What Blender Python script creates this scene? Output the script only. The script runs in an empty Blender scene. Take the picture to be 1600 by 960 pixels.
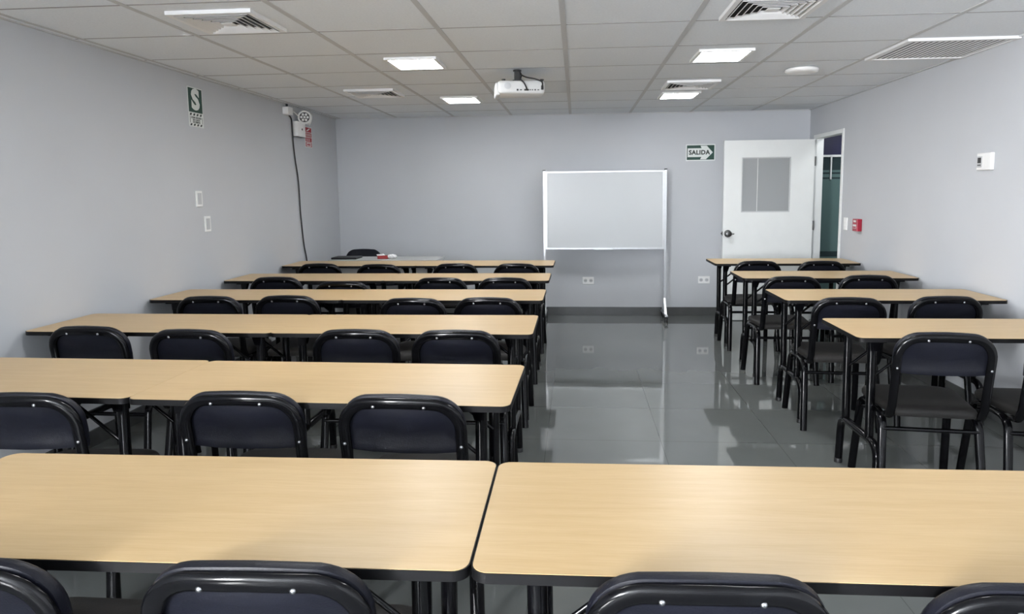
import bpy, bmesh, math, random
from mathutils import Vector, Matrix
random.seed(4)
PI = math.pi
SC = bpy.context.scene
COL = SC.collection

# ------------------------------------------------------------------ materials
MATS = {}
def new_mat(name):
    m = bpy.data.materials.new(name); m.use_nodes = True
    nt = m.node_tree; nt.nodes.clear()
    out = nt.nodes.new('ShaderNodeOutputMaterial'); b = nt.nodes.new('ShaderNodeBsdfPrincipled')
    nt.links.new(b.outputs[0], out.inputs[0])
    MATS[name] = m
    return m, nt, b, out
def N(nt, kind, **kw):
    n = nt.nodes.new(kind)
    for k, v in kw.items():
        if k in n.inputs: n.inputs[k].default_value = v
        else: setattr(n, k, v)
    return n
def plain(name, col, rough=0.5, metal=0.0, spec=0.5, noise=0.0, nscale=60, bump=0.0, bscale=200, coat=0.0, stretch=(1, 1, 1)):
    m, nt, b, out = new_mat(name)
    b.inputs['Base Color'].default_value = (*col, 1); b.inputs['Roughness'].default_value = rough
    b.inputs['Metallic'].default_value = metal; b.inputs['Specular IOR Level'].default_value = spec
    if coat: b.inputs['Coat Weight'].default_value = coat; b.inputs['Coat Roughness'].default_value = 0.12
    tc = N(nt, 'ShaderNodeTexCoord'); mp = N(nt, 'ShaderNodeMapping'); mp.inputs['Scale'].default_value = stretch
    nt.links.new(tc.outputs['Object'], mp.inputs[0])
    nz = N(nt, 'ShaderNodeTexNoise', Scale=nscale, Detail=4.0); nt.links.new(mp.outputs[0], nz.inputs['Vector'])
    r = N(nt, 'ShaderNodeValToRGB')
    a = 1 - noise; c = 1 + noise
    r.color_ramp.elements[0].position = .3; r.color_ramp.elements[1].position = .7
    r.color_ramp.elements[0].color = (*[x * a for x in col], 1); r.color_ramp.elements[1].color = (*[min(1, x * c) for x in col], 1)
    nt.links.new(nz.outputs['Fac'], r.inputs[0]); nt.links.new(r.outputs[0], b.inputs['Base Color'])
    if bump:
        n2 = N(nt, 'ShaderNodeTexNoise', Scale=bscale, Detail=3.0); nt.links.new(mp.outputs[0], n2.inputs['Vector'])
        bp = N(nt, 'ShaderNodeBump', Strength=bump, Distance=0.002); nt.links.new(n2.outputs['Fac'], bp.inputs['Height'])
        nt.links.new(bp.outputs[0], b.inputs['Normal'])
    return m
plain('wall_paint', (.51, .525, .548), .85, spec=.25, noise=.02, nscale=1.5, bump=.15, bscale=180)
plain('ceiling_tile', (.735, .765, .795), .95, spec=.1, noise=.035, nscale=90, bump=.25, bscale=160)
plain('ceiling_bar', (.50, .505, .51), .6, noise=.02)
plain('ceiling_shadow_gap', (.30, .30, .305), .8, noise=.05)  # shadow gap tone painted onto the cross tees
plain('baseboard_tile', (.085, .088, .088), .18, noise=.06, nscale=12)
plain('white_paint', (.74, .76, .75), .45, noise=.015, nscale=8)
plain('white_plastic', (.80, .80, .79), .38, noise=.01)
plain('projector_white', (.60, .605, .60), .45, noise=.01)
plain('lens_dark', (.05, .05, .052), .35, noise=.1)
plain('vent_white', (.78, .78, .78), .5, noise=.01)
plain('vent_dark', (.02, .02, .022), .9, noise=.1)
plain('black_metal', (.0025, .0025, .0032), .15, spec=.22, noise=.15, nscale=30)
plain('black_edge', (.004, .004, .0045), .5, spec=.18, noise=.1, nscale=40)
plain('back_vinyl', (.0048, .0054, .0100), .45, spec=.24, noise=.18, nscale=14, bump=.25, bscale=260)
plain('seat_vinyl', (.016, .0148, .014), .62, spec=.3, noise=.12, nscale=20, bump=.35, bscale=320)
plain('screw_steel', (.42, .42, .43), .28, metal=1.0, noise=.03)
plain('aluminium', (.56, .57, .58), .32, metal=.85, noise=.03, nscale=25)
plain('board_white', (.50, .52, .53), .22, spec=.5, noise=.01, nscale=3)
plain('black_plastic', (.012, .012, .013), .45, noise=.1)
plain('chrome', (.62, .62, .62), .12, metal=1.0, noise=.02)
plain('dark_steel', (.10, .10, .10), .35, metal=.9, noise=.05)
plain('grey_plastic', (.50, .51, .52), .5, noise=.02)
plain('sign_green', (.004, .045, .030), .4, noise=.05)
plain('sign_white', (.70, .73, .71), .45, noise=.02)
plain('sign_ink', (.006, .012, .010), .5, noise=.05)
plain('sign_red', (.38, .012, .03), .4, noise=.05)
plain('alarm_red', (.33, .008, .03), .35, noise=.05)
plain('desk_grey', (.48, .49, .49), .4, noise=.03, nscale=20)
plain('paper_white', (.80, .80, .80), .8, noise=.02)
plain('box_red', (.30, .02, .02), .5, noise=.08)
plain('lens_grey', (.25, .25, .25), .2, metal=.6, noise=.2, nscale=80)
plain('navy_panel', (.004, .004, .042), .5, noise=.05)
plain('frosted_film', (.085, .145, .14), .35, noise=.03, nscale=6)
plain('clear_dark_glass', (.030, .046, .050), .08, noise=.05)
plain('corridor_paint', (.40, .41, .42), .85, noise=.02)
plain('underside_board', (.06, .05, .04), .7, noise=.1)

def wood():
    m, nt, b, out = new_mat('maple_laminate')
    tc = N(nt, 'ShaderNodeTexCoord'); oi = N(nt, 'ShaderNodeObjectInfo')
    add = N(nt, 'ShaderNodeVectorMath', operation='ADD'); nt.links.new(tc.outputs['Object'], add.inputs[0])
    mul = N(nt, 'ShaderNodeMath', operation='MULTIPLY'); mul.inputs[1].default_value = 7.3
    nt.links.new(oi.outputs['Random'], mul.inputs[0]); nt.links.new(mul.outputs[0], add.inputs[1])
    mp = N(nt, 'ShaderNodeMapping'); mp.inputs['Scale'].default_value = (1.3, 16, 1)
    nt.links.new(add.outputs[0], mp.inputs[0])
    n1 = N(nt, 'ShaderNodeTexNoise', Scale=2.2, Detail=6.0, Roughness=.6, Distortion=.4); nt.links.new(mp.outputs[0], n1.inputs['Vector'])
    mp2 = N(nt, 'ShaderNodeMapping'); mp2.inputs['Scale'].default_value = (6, 160, 1); nt.links.new(add.outputs[0], mp2.inputs[0])
    n2 = N(nt, 'ShaderNodeTexNoise', Scale=2.0, Detail=3.0); nt.links.new(mp2.outputs[0], n2.inputs['Vector'])
    r1 = N(nt, 'ShaderNodeValToRGB'); e = r1.color_ramp.elements
    e[0].position = .32; e[0].color = (.515, .355, .176, 1); e[1].position = .70; e[1].color = (.570, .408, .215, 1)
    nt.links.new(n1.outputs['Fac'], r1.inputs[0])
    r2 = N(nt, 'ShaderNodeValToRGB'); e = r2.color_ramp.elements
    e[0].position = .35; e[0].color = (.955, .94, .92, 1); e[1].position = .6; e[1].color = (1, 1, 1, 1)
    nt.links.new(n2.outputs['Fac'], r2.inputs[0])
    mx = N(nt, 'ShaderNodeMix', data_type='RGBA', blend_type='MULTIPLY'); mx.inputs['Factor'].default_value = 1
    nt.links.new(r1.outputs[0], mx.inputs['A']); nt.links.new(r2.outputs[0], mx.inputs['B'])
    nt.links.new(mx.outputs['Result'], b.inputs['Base Color'])
    b.inputs['Roughness'].default_value = .37; b.inputs['Specular IOR Level'].default_value = .5
wood()

def floor_mat():
    m, nt, b, out = new_mat('porcelain_floor')
    tc = N(nt, 'ShaderNodeTexCoord'); mp = N(nt, 'ShaderNodeMapping'); mp.inputs['Location'].default_value = (-.485, -3.83, 0)
    nt.links.new(tc.outputs['Object'], mp.inputs[0])
    br = N(nt, 'ShaderNodeTexBrick', offset=0.0, squash=1.0)
    br.inputs['Scale'].default_value = 1.0; br.inputs['Mortar Size'].default_value = .0022; br.inputs['Mortar Smooth'].default_value = .3
    br.inputs['Brick Width'].default_value = .66; br.inputs['Row Height'].default_value = .60
    br.inputs['Color1'].default_value = (.128, .137, .133, 1); br.inputs['Color2'].default_value = (.136, .144, .140, 1); br.inputs['Mortar'].default_value = (.085, .089, .087, 1)
    nt.links.new(mp.outputs[0], br.inputs['Vector'])
    nz = N(nt, 'ShaderNodeTexNoise', Scale=5.0, Detail=5.0); nt.links.new(mp.outputs[0], nz.inputs['Vector'])
    r = N(nt, 'ShaderNodeValToRGB'); r.color_ramp.elements[0].position = .3; r.color_ramp.elements[1].position = .7
    r.color_ramp.elements[0].color = (.95, .95, .95, 1); r.color_ramp.elements[1].color = (1.0, 1.0, 1.0, 1)
    nt.links.new(nz.outputs['Fac'], r.inputs[0])
    mx = N(nt, 'ShaderNodeMix', data_type='RGBA', blend_type='MULTIPLY'); mx.inputs['Factor'].default_value = 1
    nt.links.new(br.outputs['Color'], mx.inputs['A']); nt.links.new(r.outputs[0], mx.inputs['B'])
    nt.links.new(mx.outputs['Result'], b.inputs['Base Color'])
    b.inputs['Roughness'].default_value = .045; b.inputs['Specular IOR Level'].default_value = .85
floor_mat()

def emit(name, col, s):
    m, nt, b, out = new_mat(name)
    b.inputs['Base Color'].default_value = (.9, .9, .9, 1); b.inputs['Emission Color'].default_value = (*col, 1); b.inputs['Emission Strength'].default_value = s
LAMP = 34.0
emit('panel_light', (.97, .985, 1.0), LAMP)

def pane_mat():
    m, nt, b, out = new_mat('door_glass')
    b.inputs['Base Color'].default_value = (.42, .435, .44, 1); b.inputs['Roughness'].default_value = .18
    t = N(nt, 'ShaderNodeBsdfTransparent'); t.inputs[0].default_value = (.85, .88, .88, 1)
    mx = N(nt, 'ShaderNodeMixShader'); mx.inputs[0].default_value = .72
    nt.links.new(t.outputs[0], mx.inputs[1]); nt.links.new(b.outputs[0], mx.inputs[2]); nt.links.new(mx.outputs[0], out.inputs[0])
pane_mat()

# ------------------------------------------------------------------ mesh helpers
def obj(name, bm, mat, parent=None, loc=(0, 0, 0), smooth=None):
    me = bpy.data.meshes.new(name)
    bmesh.ops.recalc_face_normals(bm, faces=bm.faces[:])
    bm.to_mesh(me); bm.free()
    for x in (mat if isinstance(mat, (list, tuple)) else [mat]): me.materials.append(MATS[x])
    if smooth:
        me.shade_smooth(); me.set_sharp_from_angle(angle=math.radians(smooth))
    o = bpy.data.objects.new(name, me); COL.objects.link(o); o.location = loc
    if parent: o.parent = parent
    return o
def thing(name, label, cat, loc=(0, 0, 0), rot=(0, 0, 0), group=None):
    o = bpy.data.objects.new(name, None); COL.objects.link(o)
    o.empty_display_size = .1; o.location = loc; o.rotation_euler = rot
    return tag(o, label, cat, group)
def tag(o, label, cat, group=None):
    o['label'] = label; o['category'] = cat
    if group: o['group'] = group
    return o
def struct(o, label=None, cat=None):
    o['kind'] = 'structure'
    if label: o['label'] = label
    if cat: o['category'] = cat
    return o
def dup(root, loc, rotz, label, group=None, scale=(1, 1, 1)):
    r = root.copy(); COL.objects.link(r); r.location = loc; r.rotation_euler = (0, 0, rotz); r.scale = scale; r['label'] = label
    if group: r['group'] = group
    for ch in list(root.children):
        c = ch.copy(); COL.objects.link(c); c.parent = r
        for g in list(ch.children):
            d = g.copy(); COL.objects.link(d); d.parent = c
    return r
def box(bm, x0, x1, y0, y1, z0, z1, bev=0.0, seg=2):
    v = [bm.verts.new(p) for p in [(x0, y0, z0), (x1, y0, z0), (x1, y1, z0), (x0, y1, z0), (x0, y0, z1), (x1, y0, z1), (x1, y1, z1), (x0, y1, z1)]]
    fs = [bm.faces.new([v[i] for i in q]) for q in [(0, 3, 2, 1), (4, 5, 6, 7), (0, 1, 5, 4), (1, 2, 6, 5), (2, 3, 7, 6), (3, 0, 4, 7)]]
    if bev:
        es = list({e for f in fs for e in f.edges})
        bmesh.ops.bevel(bm, geom=es, offset=bev, segments=seg, affect='EDGES', profile=.5)
    return bm
def B(*a, **k): return box(bmesh.new(), *a, **k)
def prism(bm, pts, z0, z1, axis='z'):
    def P(p, h):
        return {'z': (p[0], p[1], h), 'y': (p[0], h, p[1]), 'x': (h, p[0], p[1])}[axis]
    a = [bm.verts.new(P(p, z0)) for p in pts]; b = [bm.verts.new(P(p, z1)) for p in pts]; n = len(pts)
    bm.faces.new(a[::-1]); bm.faces.new(b)
    for i in range(n): bm.faces.new([a[i], a[(i + 1) % n], b[(i + 1) % n], b[i]])
    return bm
def ring_prism(bm, outer, inner, z0, z1, axis='z'):
    def P(p, h):
        return {'z': (p[0], p[1], h), 'y': (p[0], h, p[1]), 'x': (h, p[0], p[1])}[axis]
    n = len(outer)
    L = [[bm.verts.new(P(p, h)) for p in loop] for loop in (outer, inner) for h in (z0, z1)]
    oa, ob, ia, ib = L
    for i in range(n):
        j = (i + 1) % n
        bm.faces.new([oa[i], oa[j], ob[j], ob[i]]); bm.faces.new([ia[i], ib[i], ib[j], ia[j]])
        bm.faces.new([ob[i], ob[j], ib[j], ib[i]]); bm.faces.new([oa[i], ia[i], ia[j], oa[j]])
    return bm
def rrect(x0, x1, y0, y1, r, n=6):
    pts = []
    for cx, cy, a in ((x1 - r, y0 + r, -PI / 2), (x1 - r, y1 - r, 0), (x0 + r, y1 - r, PI / 2), (x0 + r, y0 + r, PI)):
        for i in range(n + 1):
            t = a + PI / 2 * i / n; pts.append((cx + r * math.cos(t), cy + r * math.sin(t)))
    return pts
def rect(x0, x1, y0, y1): return [(x0, y0), (x1, y0), (x1, y1), (x0, y1)]
def fillet(pts, r, n=6):
    pts = [Vector(p) for p in pts]; out = [pts[0]]
    rs = r if isinstance(r, (list, tuple)) else [r] * (len(pts) - 2)
    for i in range(1, len(pts) - 1):
        a, b, c = pts[i - 1], pts[i], pts[i + 1]
        d1 = (a - b).normalized(); d2 = (c - b).normalized(); R = min(rs[i - 1], (a - b).length * .49, (c - b).length * .49)
        p0 = b + d1 * R; p2 = b + d2 * R
        for k in range(n + 1):
            t = k / n; out.append((1 - t) ** 2 * p0 + 2 * t * (1 - t) * b + t * t * p2)
    out.append(pts[-1]); return out
def sweep(bm, pts, ra, rb=None, ref=(0, 1, 0), seg=10, d0=None):
    rb = rb or ra; pts = [Vector(p) for p in pts]; rings = []; prev = None
    for i, p in enumerate(pts):
        t = (pts[min(i + 1, len(pts) - 1)] - pts[max(i - 1, 0)]).normalized()
        d = Vector(ref) if prev is None or abs(Vector(ref).dot(t)) < .8 else prev
        if d0 is not None: d = Vector(d0) if prev is None else prev
        if abs(d.dot(t)) > .95: d = Vector((1, 0, 0)) if abs(t.x) < .9 else Vector((0, 0, 1))
        d = (d - t * d.dot(t)).normalized(); prev = d; e = t.cross(d)
        rings.append([bm.verts.new(p + e * ra * math.cos(2 * PI * k / seg) + d * rb * math.sin(2 * PI * k / seg)) for k in range(seg)])
    for a, b in zip(rings, rings[1:]):
        for k in range(seg): bm.faces.new([a[k], a[(k + 1) % seg], b[(k + 1) % seg], b[k]])
    bm.faces.new(rings[0][::-1]); bm.faces.new(rings[-1])
    return bm
def S(*a, **k): return sweep(bmesh.new(), *a, **k)
def lathe(bm, prof, axis='z', c=(0, 0, 0), seg=24):
    rings = []
    for r, h in prof:
        ring = []
        for k in range(seg):
            a = 2 * PI * k / seg; u, v = r * math.cos(a), r * math.sin(a)
            q = {'z': (u, v, h), 'y': (u, h, v), 'x': (h, u, v)}[axis]
            ring.append(bm.verts.new(Vector(q) + Vector(c)))
        rings.append(ring)
    for a, b in zip(rings, rings[1:]):
        for k in range(seg): bm.faces.new([a[k], a[(k + 1) % seg], b[(k + 1) % seg], b[k]])
    bm.faces.new(rings[0]); bm.faces.new(rings[-1])
    return bm
def layered(bm, outlines):
    """closed loops of equal length stacked into one rounded solid"""
    rings = [[bm.verts.new(p) for p in o] for o in outlines]; n = len(rings[0])
    for a, b in zip(rings, rings[1:]):
        for k in range(n): bm.faces.new([a[k], a[(k + 1) % n], b[(k + 1) % n], b[k]])
    bm.faces.new(rings[0][::-1]); bm.faces.new(rings[-1])
    return bm
def text(name, s, size, mat, parent, x, y, z, align='CENTER', bold=0.0, sx=1.0):
    cu = bpy.data.curves.new(name, 'FONT'); cu.body = s; cu.size = size; cu.align_x = align; cu.align_y = 'CENTER'
    cu.extrude = .0004; cu.offset = bold; cu.resolution_u = 3; cu.space_character = 1.08
    t = bpy.data.objects.new(name, cu); COL.objects.link(t)
    dg = bpy.context.evaluated_depsgraph_get(); dg.update()
    me = bpy.data.meshes.new_from_object(t.evaluated_get(dg)); me.name = name
    bpy.data.objects.remove(t); bpy.data.curves.remove(cu)
    me.materials.clear(); me.materials.append(MATS[mat])
    o = bpy.data.objects.new(name, me); COL.objects.link(o); o.parent = parent; o.location = (x, y, z); o.scale = (sx, 1, 1)
    return o
WL, WB, WR = (PI / 2, 0, PI / 2), (PI / 2, 0, 0), (PI / 2, 0, -PI / 2)   # things hung on left, back, right wall: x right, y up, z out

# ------------------------------------------------------------------ the room
XL, XR, YB, YF, HC = -2.8068, 2.5947, 7.86, -4.6, 2.3143
CX, CY = 4.3, 8.4                                          # corridor beyond the door
DY0, DY1, DZ = 6.90, 7.66, 1.99                            # door opening in the right wall
TW = .07
struct(obj('floor', B(XL - .1, XR + TW, YF - .1, YB + .1, -.1, 0), 'porcelain_floor'))
WY0, WY1, WZ0, WZ1 = -4.15, -2.65, .95, 2.05
bm = bmesh.new(); box(bm, XL - .1, XL, YF, WY0, 0, HC + .1); box(bm, XL - .1, XL, WY1, YB, 0, HC + .1); box(bm, XL - .1, XL, WY0, WY1, 0, WZ0); box(bm, XL - .1, XL, WY0, WY1, WZ1, HC + .1)
struct(obj('wall_left', bm, 'wall_paint'))
wn = struct(obj('window_2', ring_prism(bmesh.new(), rect(WY0, WY1, WZ0, WZ1), rect(WY0 + .04, WY1 - .04, WZ0 + .04, WZ1 - .04), XL - .08, XL - .03, 'x'), 'white_paint'))
obj('mullion', B(XL - .08, XL - .03, (WY0 + WY1) / 2 - .02, (WY0 + WY1) / 2 + .02, WZ0 + .04, WZ1 - .04), 'white_paint', wn)
lt = bpy.data.lights.new('daylight', 'AREA'); lt.shape = 'RECTANGLE'; lt.size = 1.1; lt.size_y = 1.5; lt.energy = 1080; lt.color = (.97, .98, 1)
lo = bpy.data.objects.new('daylight', lt); COL.objects.link(lo); lo.location = (XL - .12, (WY0 + WY1) / 2, (WZ0 + WZ1) / 2); lo.rotation_euler = (0, -PI / 2, 0)
struct(obj('wall_back', B(XL - .1, XR + TW, YB, YB + .1, 0, HC + .1), 'wall_paint'))
struct(obj('wall_rear', B(XL - .1, XR + TW, YF - .1, YF, 0, HC + .1), 'wall_paint'))
bm = bmesh.new()
box(bm, XR, XR + TW, YF, DY0, 0, HC + .1); box(bm, XR, XR + TW, DY1, YB, 0, HC + .1); box(bm, XR, XR + TW, DY0, DY1, DZ, HC + .1)
struct(obj('wall_right', bm, 'wall_paint'))
# suspended ceiling: lay-in tiles and a tee grid
GX0, GX, GY0, GY = -2.7492, .671, 3.0827, .61
xs = [XL] + [GX0 + GX * i for i in range(8)] + [XR]
ys = [GY0 + GY * i for i in range(-13, 8)]; ys = [YF] + [y for y in ys if YF + .05 < y < YB - .05] + [YB]
bm = bmesh.new()
for i in range(len(xs) - 1):
    for j in range(len(ys) - 1):
        dz = random.uniform(-.0006, .0006)
        box(bm, xs[i] + .002, xs[i + 1] - .002, ys[j] + .002, ys[j + 1] - .002, HC + .006 + dz, HC + .02)
box(bm, XL, XR, YF, YB, HC + .021, HC + .1)
struct(obj('ceiling', bm, 'ceiling_tile'))
bm = bmesh.new()
for x in xs[1:-1]: box(bm, x - .0145, x + .0145, YF, YB, HC + .0035, HC + .0075)

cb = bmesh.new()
for y in ys[1:-1]: box(cb, XL, XR, y - .006, y + .006, HC + .0052, HC + .0078)  # flush cross tees, coloured dark in place of shaded gaps between tiles
for a in ((XL, XL + .02, YF, YB), (XR - .02, XR, YF, YB)): box(bm, a[0], a[1], a[2], a[3], HC - .001, HC + .0075)
box(bm, XL, XR, YB - .02, YB, HC - .001, HC + .0075)
struct(obj('trim_1', bm, 'ceiling_bar')); struct(obj('trim_3', cb, 'ceiling_shadow_gap'))
BH = .098
struct(obj('baseboard_back', B(XL + .012, XR, YB - .012, YB, 0, BH, bev=.002), 'baseboard_tile'))
struct(obj('baseboard_left', B(XL, XL + .012, YF, YB, 0, BH, bev=.002), 'baseboard_tile'))
struct(obj('baseboard_right', B(XR - .012, XR, YF, DY0 - .035, 0, BH, bev=.002), 'baseboard_tile'))

# corridor behind the door opening
bm = bmesh.new(); box(bm, XR + TW, CX, 5.2, CY + .1, -.1, 0); struct(obj('floor', bm, 'porcelain_floor'))
bm = bmesh.new(); box(bm, XR + TW, CX, 5.2, CY + .1, HC + .15, HC + .25); struct(obj('ceiling', bm, 'ceiling_tile'))
bm = bmesh.new(); box(bm, CX, CX + .1, 5.2, CY + .1, 0, HC + .25); box(bm, XR + TW, CX, 5.1, 5.2, 0, HC + .25); box(bm, XR, XR + TW, YB + .1, CY + .1, 0, HC + .25)
box(bm, XR + TW - .02, XR + TW, 5.2, YB + .1, HC + .1, HC + .25)
struct(obj('wall_corridor', bm, 'corridor_paint'))
part = struct(obj('window_1', ring_prism(bmesh.new(), rect(XR + TW, CX, 0, HC + .15), rect(XR + TW + .03, CX - .03, .06, 2.3), CY, CY + .05, 'y'), 'white_paint'))
obj('header_panel', B(XR + TW + .03, CX - .03, CY + .01, CY + .04, 1.845, 2.3), 'navy_panel', part)
obj('rail', B(XR + TW + .03, CX - .03, CY - .004, CY + .045, 1.82, 1.845), 'white_paint', part)
for x in (3.034, 3.72): obj('mullion', B(x - .008, x + .008, CY, CY + .04, 1.555, 1.82), 'white_paint', part)
for a, b in ((1.665, 1.82), (1.618, 1.640), (1.560, 1.580), (.625, .69), (.06, .10)):
    obj('clear_glass', B(XR + TW + .03, CX - .03, CY + .018, CY + .028, a, b), 'clear_dark_glass', part)
for a, b in ((1.640, 1.665), (1.580, 1.618), (.69, 1.560), (.10, .625)):
    obj('frosted_glass', B(XR + TW + .03, CX - .03, CY + .018, CY + .028, a, b), 'frosted_film', part)
lt = bpy.data.lights.new('corridor_fill', 'AREA'); lt.energy = 12; lt.size = .5; lt.color = (.95, .98, 1)  # unseen area light added to brighten the corridor, no fixture modelled
lo = bpy.data.objects.new('corridor_fill', lt); COL.objects.link(lo); lo.location = (3.3, 7.3, HC + .13)

# door: frame in the right wall, leaf swung back against the back wall
bm = bmesh.new()
box(bm, XR - .012, XR + TW + .012, DY1 - .006, DY1 + .035, 0, DZ + .035, bev=.002); box(bm, XR - .012, XR + TW + .012, DY0 - .03, DY0 + .005, 0, DZ + .035, bev=.002)
box(bm, XR - .0115, XR + TW + .0115, DY0 + .001, DY1 - .001, DZ - .006, DZ + .0345, bev=.002)
struct(obj('trim_2', bm, 'white_paint'))
DX0, DX1, LY0, LY1 = 1.597, 2.545, 7.535, 7.577
PX0, PX1, PZ0, PZ1 = 1.787, 2.303, 1.197, 1.789
door = struct(obj('door_1', ring_prism(bmesh.new(), rect(DX0, DX1, .008, 1.972), rect(PX0, PX1, PZ0, PZ1), LY0, LY1, 'y'), 'white_paint'), 'white door with a square glass pane, open against the back wall')
obj('glazing_bead', ring_prism(bmesh.new(), rect(PX0, PX1, PZ0, PZ1), rect(PX0 + .012, PX1 - .012, PZ0 + .012, PZ1 - .012), LY0 + .008, LY1 - .008, 'y'), 'grey_plastic', door)
obj('glass_pane', B(PX0 + .012, PX1 - .012, LY0 + .018, LY0 + .024, PZ0 + .012, PZ1 - .012), 'door_glass', door)
obj('pale_strip', B(1.955, 1.960, LY0 + .0165, LY0 + .0178, PZ0 + .012, PZ1 - .012), 'white_plastic', door)  # thin pale vertical strip added over the glass
kx, kz = 1.650, .968
k = obj('door_knob', lathe(bmesh.new(), [(.040, LY0), (.040, LY0 - .006), (.026, LY0 - .012), (.014, LY0 - .02), (.014, LY0 - .034), (.028, LY0 - .040), (.034, LY0 - .052), (.030, LY0 - .066), (.012, LY0 - .072)], 'y', (kx, 0, kz)), 'dark_steel', door, smooth=40)
obj('thumb_turn', B(kx + .016, kx + .062, LY0 - .045, LY0 - .033, kz - .008, kz + .006, bev=.004), 'chrome', k)
obj('door_knob', lathe(bmesh.new(), [(.038, LY1), (.038, LY1 + .006), (.014, LY1 + .015), (.014, LY1 + .03), (.030, LY1 + .04), (.028, LY1 + .06), (.01, LY1 + .066)], 'y', (kx, 0, kz)), 'dark_steel', door, smooth=40)
obj('latch', prism(bmesh.new(), [(DX0, kz - .024), (DX0, kz + .024), (DX0 - .008, kz + .012), (DX0 - .018, kz), (DX0 - .008, kz - .012)], LY0 + .012, LY1 - .012, 'y'), 'dark_steel', door)
for z in (.25, 1.05, 1.74):
    bm = bmesh.new(); sweep(bm, [(DX1 + .012, LY0 + .014, z - .05), (DX1 + .012, LY0 + .014, z + .05)], .010, seg=10)
    box(bm, DX1, DX1 + .012, LY0 + .006, LY0 + .016, z - .05, z + .05)
    obj('hinge', bm, 'dark_steel', door, smooth=40)

# ------------------------------------------------------------------ ceiling fixtures
def ceiling_light(x, y, label):
    t = thing('ceiling_light', label, 'light', (x, y, HC), group='square flat ceiling lights')
    obj('frame', ring_prism(bmesh.new(), rect(-.172, .172, -.188, .188), rect(-.150, .150, -.166, .166), -.010, .0055), 'white_plastic', t)
    obj('diffuser', B(-.150, .150, -.166, .166, -.007, .0), 'panel_light', t)
lx = (-1.0715, .9413)
for i, x in enumerate(lx):
    c = ('left', 'right')[i]
    ceiling_light(x, 4.61, ('larger lit square light panel in the ceiling left of the projector', 'larger lit square light panel in the ceiling right of the projector')[i])
    ceiling_light(x, 6.44, ('smaller farther lit square ceiling panel, just below left of the projector', 'smaller farther lit square ceiling panel beside the air vent nearest the back wall')[i])
    ceiling_light(x, 2.78, 'square lit ceiling panel above the third table row, %s column' % c)
def sq(h): return rect(-h, h, -h, h)
def vent(x, y, label):
    t = thing('ceiling_vent', label, 'vent', (x, y, HC), group='four-way ceiling air vents')
    obj('frame', ring_prism(bmesh.new(), rect(-.212, .212, -.204, .204), rect(-.186, .186, -.178, .178), -.013, .0055), 'vent_white', t)
    obj('backing', B(-.186, .186, -.178, .178, -.001, .0055), 'vent_dark', t)
    a = .176
    while a > .05:
        bm = bmesh.new()
        rings = []
        for o, z in ((a, -.0165), (a - .003, -.0175), (a - .0165, -.0045), (a - .0135, -.0035)):
            rings.append([bm.verts.new((sx * o * 1.045, sy * o, z)) for sx, sy in ((-1, -1), (1, -1), (1, 1), (-1, 1))])
        for k in range(4):
            u, v = rings[k], rings[(k + 1) % 4]
            for q in range(4):
                r = (q + 1) % 4; bm.faces.new([u[q], u[r], v[r], v[q]])
        obj('louver', bm, 'vent_white', t); a -= .0285
    obj('center_plate', B(-.030, .030, -.028, .028, -.016, -.012), 'vent_white', t)
vent(-1.7427, 3.40, 'large square louvered air vent in the ceiling, nearest on the left side')
vent(-1.7427, 5.90, 'small looking far square air vent in the ceiling left of the far lights')
vent(.9413, 3.44, 'large square louvered air vent cut off by the top edge, right of centre')
vent(.9413, 5.82, 'far square air vent between the two lit panels right of the projector')
# linear return grille beside the right wall
t = thing('return_grille', 'wide white ceiling grille of parallel slats beside the right wall', 'vent', (2.272, 4.575, HC))
obj('frame', ring_prism(bmesh.new(), rect(-.318, .318, -.305, .305), rect(-.285, .295, -.275, .275), -.011, .0055), 'vent_white', t)
obj('backing', B(-.285, .295, -.275, .275, -.004, .0055), 'vent_dark', t)
for i in range(17):
    x = -.285 + .58 * (i + .5) / 17
    bm = prism(bmesh.new(), [(x - .0095, -.0038), (x + .0095, -.0038), (x + .0095, -.0052), (x + .007, -.0062), (x - .007, -.0062), (x - .0095, -.0052)], -.275, .275, 'y')
    obj('slat', bm, 'vent_white', t)
# round device
t = thing('ceiling_speaker', 'round white disc on the ceiling between the right lights and grille', 'speaker', (1.64, 5.19, HC))
obj('body', lathe(bmesh.new(), [(.095, .0055), (.115, -.004), (.116, -.016), (.108, -.025), (.085, -.030), (.03, -.032)], 'z'), 'white_plastic', t, smooth=50)
obj('clip', B(.100, .118, -.010, .014, -.012, -.004, bev=.002), 'black_plastic', t)

# projector
pr = thing('projector', 'white projector hanging from the ceiling on a short black mount', 'projector', (-.405, 5.02, HC), (0, 0, math.radians(9)))
zt, zb = -.082, -.172
def pl(y, x0, x1, a, b): return [(x0, y, a), (x1, y, a), (x1, y, b), (x0, y, b)]
bm = bmesh.new()
out0 = rrect(-.172, .168, -.125, .135, .035, 5)
layered(bm, [[(p[0] * s, p[1] * s, z) for p in out0] for s, z in ((.93, zb), (.98, zb + .008), (1, zb + .02), (1, zt - .02), (.97, zt - .006), (.9, zt))])
body = obj('body', bm, 'projector_white', pr, smooth=50)
obj('side_cheek', box(bmesh.new(), -.186, -.150, -.110, .120, zb - .012, zt - .012, bev=.012, seg=3), 'projector_white', pr, smooth=40)
obj('speaker_grille', lathe(bmesh.new(), [(.024, -.1235), (.024, -.127), (.020, -.128)], 'y', (-.098, 0, (zt + zb) / 2 + .008)), 'grey_plastic', pr, smooth=40)
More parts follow.
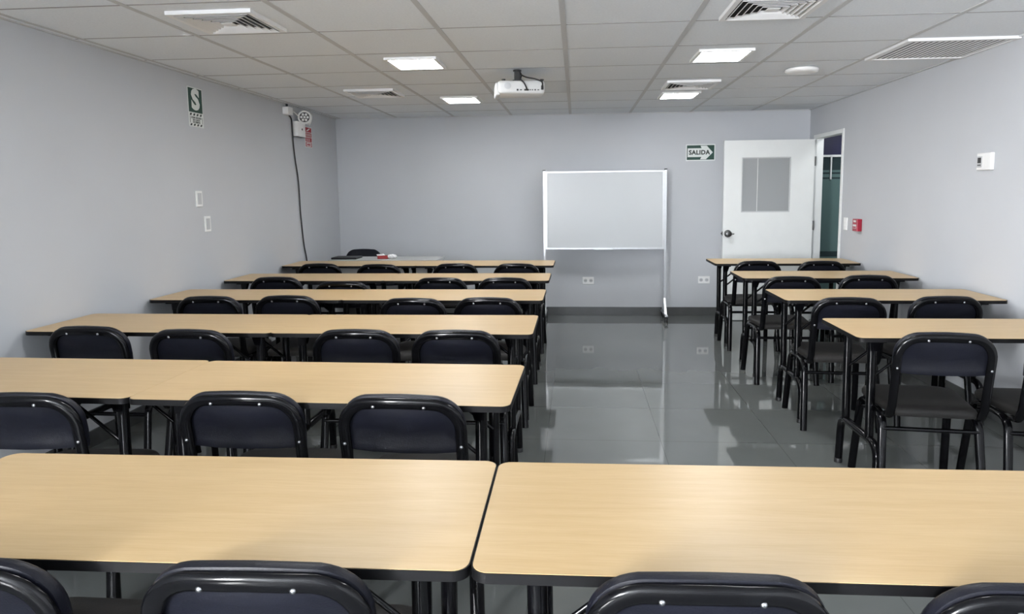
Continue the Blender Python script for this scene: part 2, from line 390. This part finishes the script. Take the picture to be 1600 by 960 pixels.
for i, (x, w, h) in enumerate(((-.028, .012, .012), (-.004, .014, .007), (.036, .034, .012), (.062, .008, .008), (.078, .008, .008), (.098, .010, .010), (.120, .014, .006))):
    obj('port', B(x - w / 2, x + w / 2, -.1275, -.120, zb + .024 - h / 2, zb + .024 + h / 2, bev=.0015), 'black_plastic', pr)
obj('power_socket', B(.140, .158, -.128, -.115, zb + .025, zb + .055, bev=.002), 'black_plastic', pr)
for x in (-.125, .150):
    obj('foot', lathe(bmesh.new(), [(.008, zt - .01), (.008, zt + .004), (.014, zt + .005), (.014, zt + .013), (.006, zt + .014)], 'z', (x, -.09, 0)), 'black_plastic', pr, smooth=40)
bm = bmesh.new(); box(bm, -.045, -.003, -.075, -.035, zt - .004, -.008, bev=.004); lathe(bm, [(.030, -.009), (.030, -.001)], 'z', (-.024, -.055, 0))
box(bm, -.06, .01, -.095, -.015, zt - .004, zt + .008, bev=.003)
obj('mount', bm, 'black_plastic', pr)
lens = obj('lens', lathe(bmesh.new(), [(.036, .12), (.036, .148), (.030, .150), (.026, .140)], 'y', (.09, 0, (zt + zb) / 2)), 'black_plastic', pr, smooth=40)
obj('cable', S(fillet([(-.005, -.08, -.02), (.004, -.11, -.045), (-.01, -.13, -.075), (.015, -.155, -.10), (.036, -.150, zb + .03), (.036, -.124, zb + .024)], .03), .0055, seg=8), 'black_plastic', pr, smooth=60)
obj('cable', S(fillet([(-.005, -.07, -.03), (.03, -.13, -.062), (.10, -.14, -.075), (.149, -.15, -.095), (.149, -.126, zb + .045)], .03), .0055, seg=8), 'black_plastic', pr, smooth=60)

# ------------------------------------------------------------------ chairs
def back_curve(x): return .015 * (x / .2) ** 2
ZT, XU = .815, .188
def back_y(z):                                             # rear face line of the back, leaning slightly
    return .062 * min(1.0, max(0.0, (ZT - z) / .36))
def make_chair():
    t = thing('stacking_chair', '', 'chair')
    # inverted U of flat oval tube
    left = [(-XU, back_y(z) + back_curve(XU), z) for z in (.47, .53, .60, .66, .70)]
    left = [(-XU, .150, .414), (-XU, .125, .414), (-XU, .103, .418), (-XU + .001, .094, .428), (-XU, .090, .442)] + left
    arc = []
    R = .092; ZC = ZT - .019 - R
    for i in range(0, 10):
        a = PI - PI / 2 * i / 9; x = -XU + R + R * math.cos(a); z = ZC + R * math.sin(a)
        arc.append((x, back_y(z) + back_curve(x), z))
    top = [(x, back_curve(x), ZT - .019 + dz) for x, dz in ((-.05, .003), (0, .004), (.05, .003))]
    path = left + arc + top + [(-p[0], p[1], p[2]) for p in arc[::-1]] + [(-p[0], p[1], p[2]) for p in left[::-1]]
    obj('back_frame', S(path, .0195, .0115, seg=14, d0=(0, 0, 1)), 'black_metal', t, smooth=60)
    # upholstered back pad in front of the tube
    o = [(-.196, .628), (-.200, .68)]
    for i in range(0, 11):
        a = PI - PI / 2 * i / 10; o.append((-.100 + .100 * math.cos(a), ZT - .094 + .098 * math.sin(a)))
    o += [(-.05, ZT + .0068), (0, ZT + .008)]
    o = o + [(-p[0], p[1]) for p in o[-2::-1]]
    o += [(.10, .623), (0, .622), (-.10, .623)]
    def loop(s, dy):
        return [(x * (1 - s / .2), back_y(z) + back_curve(x) + dy, .722 + (z - .722) * (1 - s / .1)) for x, z in o]
    bm = layered(bmesh.new(), [loop(.07, .0075), loop(.028, .0065), loop(.012, .006), loop(.002, .010), loop(0, .018), loop(0, .028), loop(.004, .036), loop(.016, .042), loop(.04, .046), loop(.07, .047)])
    obj('backrest', bm, 'back_vinyl', t, smooth=50)
    for x, z in ((-.080, ZT - .026), (.080, ZT - .026), (-XU, .655), (XU, .655)):
        y = back_y(z) + back_curve(x) - .0105
        obj('screw', lathe(bmesh.new(), [(.0058, .002), (.0058, -.002), (.003, -.0045)], 'y', (x, y, z), seg=10), 'screw_steel', t, smooth=50)
    # seat
    def seat_loop(s, z):
        pts = []
        fr, re = .212 - s, .180 - s; y0, y1 = .082 + s, .485 - s
        for cx, cy, r, a0 in ((fr - .07, y1 - .07, .07, 0), (-(fr - .07), y1 - .07, .07, PI / 2), (-(re - .04), y0 + .04, .04, PI), (re - .04, y0 + .04, .04, 1.5 * PI)):
            for i in range(7):
                a = a0 + PI / 2 * i / 6; pts.append((cx + r * math.cos(a), cy + r * math.sin(a), z))
        return pts
    bm = layered(bmesh.new(), [seat_loop(.012, .418), seat_loop(.002, .422), seat_loop(0, .430), seat_loop(0, .444), seat_loop(.005, .454), seat_loop(.016, .461), seat_loop(.05, .466), seat_loop(.10, .468)])
    obj('seat', bm, 'seat_vinyl', t, smooth=50)
    for s in (-1, 1):
        obj('leg', S(fillet([(s * .218, .515, 0), (s * .200, .465, .402), (s * .194, .28, .404)], .075), .0125, .0195, ref=(1, 0, 0), seg=14), 'black_metal', t, smooth=60)
        obj('leg', S(fillet([(s * .214, .085, 0), (s * .200, .150, .402), (s * .194, .28, .404)], .075), .0125, .0195, ref=(1, 0, 0), seg=14), 'black_metal', t, smooth=60)
    obj('stretcher', S([(-.204, .138, .345), (.204, .138, .345)], .0105, seg=10), 'black_metal', t, smooth=60)
    obj('stretcher', S([(-.204, .455, .355), (.204, .455, .355)], .0105, seg=10), 'black_metal', t, smooth=60)
    obj('seat_bracket', B(-.194, .194, .25, .28, .402, .419, bev=.003), 'black_metal', t)
    return t
chair0 = make_chair(); used = []
ROWN = ['nearest', 'second', 'third', 'fourth', 'fifth', 'sixth']
def place_chair(x, y, label, rz=0.0, group='black padded chairs at the tables'):
    rz = rz or math.radians(random.uniform(-2.0, 2.0))
    if not used:
        chair0.location = (x, y, 0); chair0.rotation_euler = (0, 0, rz); chair0['label'] = label; chair0['group'] = group; used.append(1); return chair0
    return dup(chair0, (x, y, 0), rz, label, group)
CH = {'L0': [(-1.106, 1.042, 0.0), (-0.551, 1.056, 0.0), (0.215, 1.064, 0.0), (0.760, 1.062, 0.0)],
      'L1': [(-1.795, 1.990, 3.0), (-1.075, 2.034, 0.0), (-0.548, 2.021, 0.0)],
      'L2': [(-2.369, 3.065, 0.0), (-1.817, 3.001, -3.0), (-1.021, 3.018, 0.0), (-0.552, 3.015, 0.0)],
      'L3': [(-2.287, 4.017, 0.0), (-1.797, 4.046, 0.0), (-0.979, 3.950, 0.0), (-0.530, 3.977, 0.0)],
      'L4': [(-2.287, 4.974, 0.0), (-1.679, 4.711, 0.0), (-1.008, 4.923, 0.0), (-0.525, 4.918, 0.0)],
      'L5': [(-2.321, 5.948, 0.0), (-1.755, 5.879, 0.0), (-1.070, 5.915, 0.0), (-0.526, 5.900, 0.0)],
      'R1': [(1.590, 3.010, -6.0), (2.122, 2.971, -4.0)],
      'R2': [(1.567, 3.992, -3.0), (2.131, 4.043, 0.0)],
      'R3': [(1.548, 4.972, 0.0), (2.107, 5.041, 0.0)],
      'R4': [(1.586, 6.058, 0.0), (2.127, 6.042, 0.0)]}
LAB = {'L0': ['chair back cut off at the bottom left corner, nearest row', 'black chair back at the bottom edge, below the left nearest table',
              'black chair back at the bottom edge, below the right nearest table', 'chair back cut off at the bottom right corner, nearest row'],
       'L1': ['black chair cut off by the left edge, second row from the camera', 'navy backed chair in the second row, middle of its three', 'navy backed chair in the second row, nearest the aisle']}
POS4 = ['beside the left wall', 'second from the left wall', 'second from the aisle', 'nearest the aisle on its left']
for r in ('L2', 'L3', 'L4', 'L5'):
    n = int(r[1])
    LAB[r] = ['black chair in the %s row from the camera, %s' % (ROWN[n], p) for p in POS4]
LAB['L4'][1] = 'black chair pulled back a little, second from left wall in fifth row'
RN = {'R1': 'nearest', 'R2': 'second', 'R3': 'third', 'R4': 'farthest'}
for r in ('R1', 'R2', 'R3', 'R4'):
    LAB[r] = ['black chair beside the aisle at the %s table of the right block' % RN[r], 'black chair by the right wall at the %s table of the right block' % RN[r]]
for r, c in CH.items():
    for (x, y, a), l in zip(c, LAB[r]): place_chair(x, y * .996 - .025, l, math.radians(a))
place_chair(-2.40, 7.50, 'lone black chair facing the camera behind the grey desk at the back', PI)

# ------------------------------------------------------------------ tables
TL, TWD, TH = 1.296, .50, .771
def make_table():
    t = thing('folding_table', '', 'table')
    hx, hy = TL / 2, TWD / 2
    obj('tabletop', prism(bmesh.new(), rrect(-hx + .0025, hx - .0025, -hy + .0025, hy - .0025, .030, 6), TH - .019, TH), 'maple_laminate', t)
    obj('edge_band', ring_prism(bmesh.new(), rrect(-hx, hx, -hy, hy, .032, 6), rrect(-hx + .0026, hx - .0026, -hy + .0026, hy - .0026, .030, 6), TH - .0205, TH - .0010), 'black_edge', t, smooth=40)
    obj('underside', prism(bmesh.new(), rrect(-hx + .003, hx - .003, -hy + .003, hy - .003, .03, 6), TH - .0205, TH - .0191), 'underside_board', t)
    for s in (-1, 1):
        x = s * (hx - .118); yn, yf = -.125, .165
        for y in (yn, yf):
            lg = obj('leg', S([(x, y, .258), (x + s * .004, y, TH - .03)], .0165, .0205, ref=(1, 0, 0), seg=14), 'black_metal', t, smooth=60)
        # bar with bent feet
        pts = fillet([(x + s * .004, -.233, 0), (x, -.222, .255), (x, .222, .255), (x + s * .004, .233, 0)], .075, 8)
        fb = obj('foot_bar', S(pts, .0195, ref=(1, 0, 0), seg=12), 'black_metal', t, smooth=60)
        for y in (-.233, .233):
            obj('foot_cap', lathe(bmesh.new(), [(.0212, 0), (.0212, .022), (.0197, .024)], 'z', (x + s * .004, y, 0), seg=12), 'black_plastic', fb, smooth=50)
        for y in (yn, yf):
            yy = y + (.016 if y < 0 else -.016)
            obj('brace', S([(x, yy, .545), (x - s * .245, yy, TH - .026)], .0075, .005, ref=(0, 1, 0), seg=8), 'black_metal', t, smooth=60)
        bm = bmesh.new(); box(bm, x - .035, x + .035, -.19, .21, TH - .036, TH - .0225, bev=.002)
        for y in (yn, yf):
            prism(bm, [(x - s * .034, TH - .03), (x + s * .02, TH - .03), (x + s * .016, TH - .085), (x - s * .016, TH - .085)], y - .021, y - .018, 'y')
            prism(bm, [(x - s * .034, TH - .03), (x + s * .02, TH - .03), (x + s * .016, TH - .085), (x - s * .016, TH - .085)], y + .018, y + .021, 'y')
        obj('hinge_bracket', bm, 'black_metal', t)
        bm = bmesh.new(); box(bm, x - s * .245 - .025, x - s * .245 + .025, -.13, .17, TH - .032, TH - .0225, bev=.002)
        obj('brace_bracket', bm, 'black_metal', t)
    return t
table0 = make_table(); tused = []
def place_table(xc, y0, label, w=.49, rz=0.0):
    sc = (1, w / TWD, 1); loc = (xc, y0 + w / 2, 0); rz = math.radians(rz); g = 'maple topped black folding tables'
    if not tused:
        table0.location = loc; table0.rotation_euler = (0, 0, rz); table0.scale = sc; table0['label'] = label; table0['group'] = g; tused.append(1); return
    dup(table0, loc, rz, label, g, sc)
xr = -.2 - TL / 2; xl = -1.4925 - TL / 2
place_table(-.1955 - TL / 2 - .0002, 1.124, 'large maple topped table across the bottom left, nearest the camera', .502, .4)
place_table(-.1925 + TL / 2 - .0012, 1.130, 'large maple topped table across the bottom right, nearest the camera', .500, .4)
place_table(xr - .004, 2.075, 'maple topped table in the second row, ending at the aisle', .520, -1.2)
place_table(xl - .0035, 2.106, 'maple topped table in the second row, cut off by the left edge', .520, -1.2)
place_table(xr - .006, 3.146, 'maple topped table in the third row, beside the aisle', .510, 0)
place_table(xl, 3.150, 'maple topped table in the third row, against the left wall', .510, -.5)
for k, y0 in ((3, 4.158), (4, 5.100), (5, 6.165)):
    place_table(xr - .008, y0, 'maple topped table in the %s row, beside the aisle' % ROWN[k], .486, -.2)
    place_table(xl, y0, 'maple topped table in the %s row, against the left wall' % ROWN[k], .486, .2)
for n, (y0, r) in enumerate(((3.112, 'R1'), (4.1777, 'R2'), (5.2299, 'R3'), (6.2762, 'R4'))):
    place_table(1.267 + TL / 2 + .004, y0, 'maple topped table of the right block, %s by the right wall' % ('nearest', 'second nearest', 'third from the camera', 'farthest')[n], .4825, 0)

# ------------------------------------------------------------------ whiteboard
YW = 7.62
wb = thing('whiteboard', 'white rolling dry erase board standing before the back wall', 'whiteboard', (.308, YW, 0))
bx0, bx1, bz0, bz1 = -.652, .664, .795, 1.668
obj('writing_panel', B(bx0 + .01, bx1 - .01, -.010, .010, bz0 + .01, bz1 - .01), 'board_white', wb)
obj('board_frame', ring_prism(bmesh.new(), rect(bx0, bx1, bz0, bz1), rect(bx0 + .018, bx1 - .018, bz0 + .018, bz1 - .018), -.016, .014, 'y'), 'aluminium', wb)
for s, x in ((-1, bx0 - .013), (1, bx1 + .013)):
    p = obj('post', B(x - .013, x + .013, -.017, .017, .075, bz1 + .006, bev=.002), 'aluminium', wb)
    obj('post_cap', B(x - .015, x + .015, -.019, .019, bz1 + .004, bz1 + .016, bev=.002), 'black_plastic', p)
    bm = B(x - .017, x + .017, -.215, .165, .062, .080, bev=.003)
    f = obj('foot', bm, 'aluminium', wb)
    obj('gusset', prism(bmesh.new(), [(-.150, .08), (-.118, .08), (-.017, .215), (-.017, .245)], x - .012, x + .012, 'x'), 'aluminium', f)
    obj('gusset', prism(bmesh.new(), [(.130, .08), (.105, .08), (.017, .215), (.017, .245)], x - .012, x + .012, 'x'), 'aluminium', f)
    for y in (-.195, .145):
        bm = bmesh.new(); box(bm, x - .018, x + .018, y - .018, y + .018, .045, .062, bev=.003)
        for dx in (-.012, .012): lathe(bm, [(.012, dx - .007), (.024, dx - .005), (.024, dx + .005), (.012, dx + .007)], 'x', (x, y + .008, .024), seg=16)
        obj('caster', bm, 'black_plastic', f, smooth=40)
obj('marker_tray', B(-.10, .10, -.045, -.016, bz0 - .004, bz0 + .006, bev=.002), 'aluminium', wb)

# ------------------------------------------------------------------ signs and wall fittings
def plate(parent, name, w, h, d, mat, bev=.002, x=0, y=0, z0=0):
    return obj(name, B(x - w / 2, x + w / 2, y - h / 2, y + h / 2, z0, z0 + d, bev=bev), mat, parent)
def flat(parent, name, pts, z0, z1, mat): return obj(name, prism(bmesh.new(), pts, z0, z1), mat, parent)
s = thing('exit_sign', 'green and white SALIDA arrow sign on the back wall', 'sign', (1.4005, YB, 1.866), WB)
plate(s, 'plate', .326, .186, .004, 'sign_white')
flat(s, 'panel', rect(-.152, .152, -.081, .081), .004, .0045, 'sign_green')
flat(s, 'arrow', [(-.143, .048), (.010, .048), (-.001, .076), (.068, .076), (.136, 0), (.060, -.077), (-.005, -.077), (.010, -.050), (-.143, -.050)], .0045, .005, 'sign_white')
text('lettering', 'SALIDA', .068, 'sign_ink', s, -.014, -.001, .0056, bold=.0026, sx=.98)
for a, b in ((.062, .067), (-.067, -.062)): flat(s, 'border_line', rect(-.140, -.012, a, b), .0045, .0048, 'sign_green')

s = thing('safe_zone_sign', 'tall green and white sign with a big S high on the left wall', 'sign', (XL, 4.900, 2.092), WL)
plate(s, 'plate', .196, .288, .003, 'sign_white')
flat(s, 'panel', rect(-.090, .090, -.038, .136), .003, .0035, 'sign_green')
text('lettering', 'S', .196, 'sign_white', s, 0, .049, .0042, bold=.0105, sx=1.12)
def stripes(y0, y1):
    for i in range(4):
        x = -.084 + i * .044
        flat(s, 'hatching', [(x, y0), (x + .02, y0), (x + .03, y1), (x + .01, y1)], .003, .0035, 'sign_ink')
stripes(-.062, -.046); stripes(-.136, -.121)
for x in (-.082, .079): flat(s, 'border_line', rect(x, x + .004, -.116, -.068), .003, .0035, 'sign_ink')
for i, (l, z) in enumerate((('ZONA SEGURA', .018), ('EN CASOS', .018), ('DE SISMOS', .018))):
    text('lettering', l, z, 'sign_ink', s, 0, -.077 - i * .0165, .0038, bold=.0005, sx=1.05)

s = thing('red_wall_label', 'narrow red and white label beside the emergency light, left wall', 'sign', (XL, 7.022, 2.040), WL)
plate(s, 'plate', .185, .215, .003, 'sign_white')
for y0, y1 in ((.052, .10), (.002, .046), (-.048, -.004), (-.10, -.054)): flat(s, 'red_panel', rect(-.082, .082, y0, y1), .003, .0035, 'sign_red')
flat(s, 'symbol', [(-.06, .062), (-.02, .062), (.05, .092), (.01, .092)], .0035, .004, 'sign_white')
for x in (-.055, -.02, .015, .05): flat(s, 'symbol', rect(x - .006, x + .006, .01, .038), .0035, .004, 'sign_white')
for x in (-.05, -.015, .02): flat(s, 'symbol', rect(x - .005, x + .005, -.042, -.012), .0035, .004, 'sign_white')
obj('symbol', ring_prism(bmesh.new(), rect(-.06, .06, -.094, -.060), rect(-.045, .045, -.086, -.068), .0035, .004), 'sign_white', s)

# emergency light with two lamp heads
e = thing('emergency_light', 'white twin headed emergency light high on the left wall', 'light', (XL, 6.765, 2.02), WL)
obj('housing', B(-.135, .060, 0, .150, 0, .055, bev=.008), 'white_plastic', e, smooth=40)
obj('indicator', lathe(bmesh.new(), [(.011, .053), (.011, .057), (.006, .058)], 'z', (-.03, .075, 0), seg=14), 'black_plastic', e)
obj('base_seam', B(-.128, .054, -.004, .003, .004, .050, bev=.002), 'dark_steel', e)
for x, ry, oz in ((-.045, -1.05, .09), (.135, .6, .07)):
    R = Matrix.Translation((x, .195, oz)) @ Matrix.Rotation(ry, 4, 'Y') @ Matrix.Rotation(math.radians(12), 4, 'X')
    bm = lathe(bmesh.new(), [(.025, -.05), (.045, -.035), (.064, .0), (.066, .012), (.058, .014), (.050, .006), (.02, .004)], 'z', seg=24)
    bmesh.ops.transform(bm, matrix=R, verts=bm.verts); h = obj('lamp_head', bm, 'white_plastic', e, smooth=50)
    bm = bmesh.new()
    for a in range(6):
        lathe(bm, [(.013, .006), (.012, .011), (.004, .013)], 'z', (.03 * math.cos(a * PI / 3), .03 * math.sin(a * PI / 3), 0), seg=10)
    lathe(bm, [(.013, .006), (.012, .011), (.004, .013)], 'z', seg=10)
    bmesh.ops.transform(bm, matrix=R, verts=bm.verts); obj('lens', bm, 'white_plastic', h, smooth=50)
    bm = lathe(bmesh.new(), [(.049, .004), (.049, .0075), (.045, .008)], 'z', seg=24); bmesh.ops.transform(bm, matrix=R, verts=bm.verts); obj('reflector', bm, 'lens_dark', h)
    obj('swivel', S([(min(x, .035), .14, .035), (x * .6, .17, .045), (x, .195, oz - .03)], .012, ref=(1, 0, 0), seg=10), 'white_plastic', e, smooth=60)
j = thing('junction_box', 'small white electrical box in the top corner of left wall', 'box', (XL, 6.47, 2.212), WL)
obj('body', B(-.055, .055, 0, .072, 0, .058, bev=.004), 'white_plastic', j)
obj('conduit', S([(-.02, .07, .03), (-.02, .1, .03)], .012, ref=(1, 0, 0)), 'black_plastic', j, smooth=60)
obj('lead', S(fillet([(.05, .035, .03), (.12, .045, .03), (.17, .03, .035), (.22, .0, .05)], .03), .006, ref=(0, 0, 1), seg=8), 'white_plastic', j, smooth=60)
pts = [(XL + .012, y, z) for y, z in ((6.535, 2.214), (6.588, 2.19), (6.60, 1.99), (6.628, 1.79), (6.677, 1.64), (6.695, 1.50), (6.70, 1.27), (6.728, 1.06), (6.757, .90), (6.80, .81), (6.83, .62), (6.835, .3), (6.85, .012), (6.95, .012))]
c = tag(obj('power_cord', S(fillet(pts, .08, 4), .0068, ref=(1, 0, 0), seg=8), 'black_plastic', smooth=60), 'black cord hanging down the left wall from the small white box', 'cord')
for (y, z, l) in ((4.866, 1.42, 'upper of two blank white switch plates on the left wall'), (4.962, 1.228, 'lower of two blank white switch plates on the left wall')):
    s = thing('wall_plate', l, 'switch plate', (XL, y, z), WL, 'white plates on the left wall')
    plate(s, 'plate', .082, .118, .009, 'white_plastic', .003)
    plate(s, 'insert', .050, .084, .003, 'grey_plastic', .001, z0=.009)
def outlet(x, z, label):
    s = thing('wall_outlet', label, 'outlet', (x, YB, z), WB, 'white outlets low on the back wall')
    plate(s, 'plate', .132, .084, .009, 'white_plastic', .003)
    for dx in (-.032, .032):
        q = obj('socket', lathe(bmesh.new(), [(.021, .009), (.021, .0105), (.018, .011)], 'z', (dx, 0, 0), seg=18), 'grey_plastic', s)
        for ex in (-.007, .007): obj('slot', B(dx + ex - .002, dx + ex + .002, -.007, .007, .011, .0113), 'black_plastic', q)
outlet(.137, .409, 'white wall outlet on the back wall below the whiteboard')
outlet(1.462, .416, 'white wall outlet on the back wall left of the open door')
s = thing('light_switch', 'small white light switch on right wall beside the doorway', 'switch', (XR, 6.745, 1.105), WR)
plate(s, 'plate', .085, .122, .009, 'white_plastic', .003)
for y in (.03, -.006, -.04): obj('rocker', B(-.022, .022, y - .013, y + .013, .009, .014, bev=.002), 'white_plastic', s)
s = thing('fire_call_point', 'small red fire alarm box on the right wall', 'alarm', (XR, 6.43, 1.109), WR)
plate(s, 'housing', .105, .112, .045, 'alarm_red', .004)
obj('white_marking', B(-.036, .036, -.030, .006, .045, .0458), 'sign_white', s); obj('white_marking', B(-.028, .028, .026, .044, .045, .0458), 'sign_white', s)
obj('lever', B(-.030, .030, -.026, -.012, .0458, .052, bev=.002), 'alarm_red', s)
s = thing('thermostat', 'white thermostat with small grey display on the right wall', 'thermostat', (XR, 4.535, 1.605), WR)
plate(s, 'body', .150, .108, .024, 'white_plastic', .004)
plate(s, 'face', .052, .070, .003, 'grey_plastic', .001, x=-.040, y=-.001, z0=.024)
plate(s, 'display', .036, .034, .001, 'black_plastic', .0, x=-.040, y=.008, z0=.027)
plate(s, 'button', .036, .007, .001, 'dark_steel', .0, x=-.040, y=-.022, z0=.027)

# ------------------------------------------------------------------ teacher's desk at the back
d = thing('teacher_desk', 'low grey topped desk behind the farthest left tables', 'desk', (-1.99, 6.98, 0))
obj('desktop', prism(bmesh.new(), rrect(-.575, .575, -.205, .205, .02), .738, .764), 'desk_grey', d)
for x in (-.53, .53): obj('side_panel', B(x - .015, x + .015, -.19, .19, 0, .738, bev=.002), 'desk_grey', d)
obj('modesty_panel', B(-.515, .515, -.10, -.085, .30, .738), 'desk_grey', d)
t = thing('laptop', 'closed thin black laptop at the left end of the grey desk', 'laptop', (-2.42, 6.96, .764))
obj('base', B(-.135, .135, -.105, .105, 0, .012, bev=.004), 'black_plastic', t); obj('lid', B(-.135, .135, -.105, .105, .013, .020, bev=.003), 'black_plastic', t)
t = thing('red_box', 'small dark red box on the grey desk at the back', 'box', (-2.02, 6.93, .764))
obj('body', B(-.055, .055, -.03, .03, 0, .034, bev=.003), 'box_red', t); obj('flap', prism(bmesh.new(), [(-.058, .033), (.02, .036), (.0, .052), (-.066, .046)], -.02, .01, 'y'), 'paper_white', t)
bm = bmesh.new(); bmesh.ops.create_icosphere(bm, subdivisions=3, radius=1)
for v in bm.verts:
    n = v.co.normalized(); f = 1 + .22 * math.sin(9 * n.x + 3 * n.z) * math.cos(7 * n.y + 2)
    v.co = Vector((n.x * .05 * f, n.y * .035 * f, n.z * .022 * f + .024))
tag(obj('crumpled_paper', bm, 'paper_white', None, (-1.925, 6.93, .764)), 'white crumpled paper beside the dark red box on the desk', 'paper')

# ------------------------------------------------------------------ world, camera
w = bpy.data.worlds.new('world'); SC.world = w; w.use_nodes = True
w.node_tree.nodes['Background'].inputs[0].default_value = (.05, .05, .05, 1)
cam = bpy.data.cameras.new('camera'); co = bpy.data.objects.new('camera', cam); COL.objects.link(co); SC.camera = co
yaw, pitch, roll = .077, .1094, -.0109
cam.sensor_fit = 'HORIZONTAL'; cam.sensor_width = 36; cam.lens = 1056.7133 / 1600 * 36
cam.shift_x = -19.558 / 1600; cam.shift_y = -63.69 / 1600; cam.clip_start = .02
M = Matrix.Rotation(yaw, 4, 'Z') @ Matrix.Rotation(PI / 2 - pitch, 4, 'X') @ Matrix.Rotation(roll, 4, 'Z')
co.matrix_world = Matrix.Translation((0, 0, 1.4439)) @ M
SC.view_settings.view_transform = 'Standard'; SC.view_settings.look = 'None'; SC.view_settings.gamma = 1; SC.view_settings.use_curve_mapping = False
SC.view_settings.exposure = .63
SC.cycles.max_bounces = 10; SC.cycles.diffuse_bounces = 6; SC.cycles.use_denoising = True
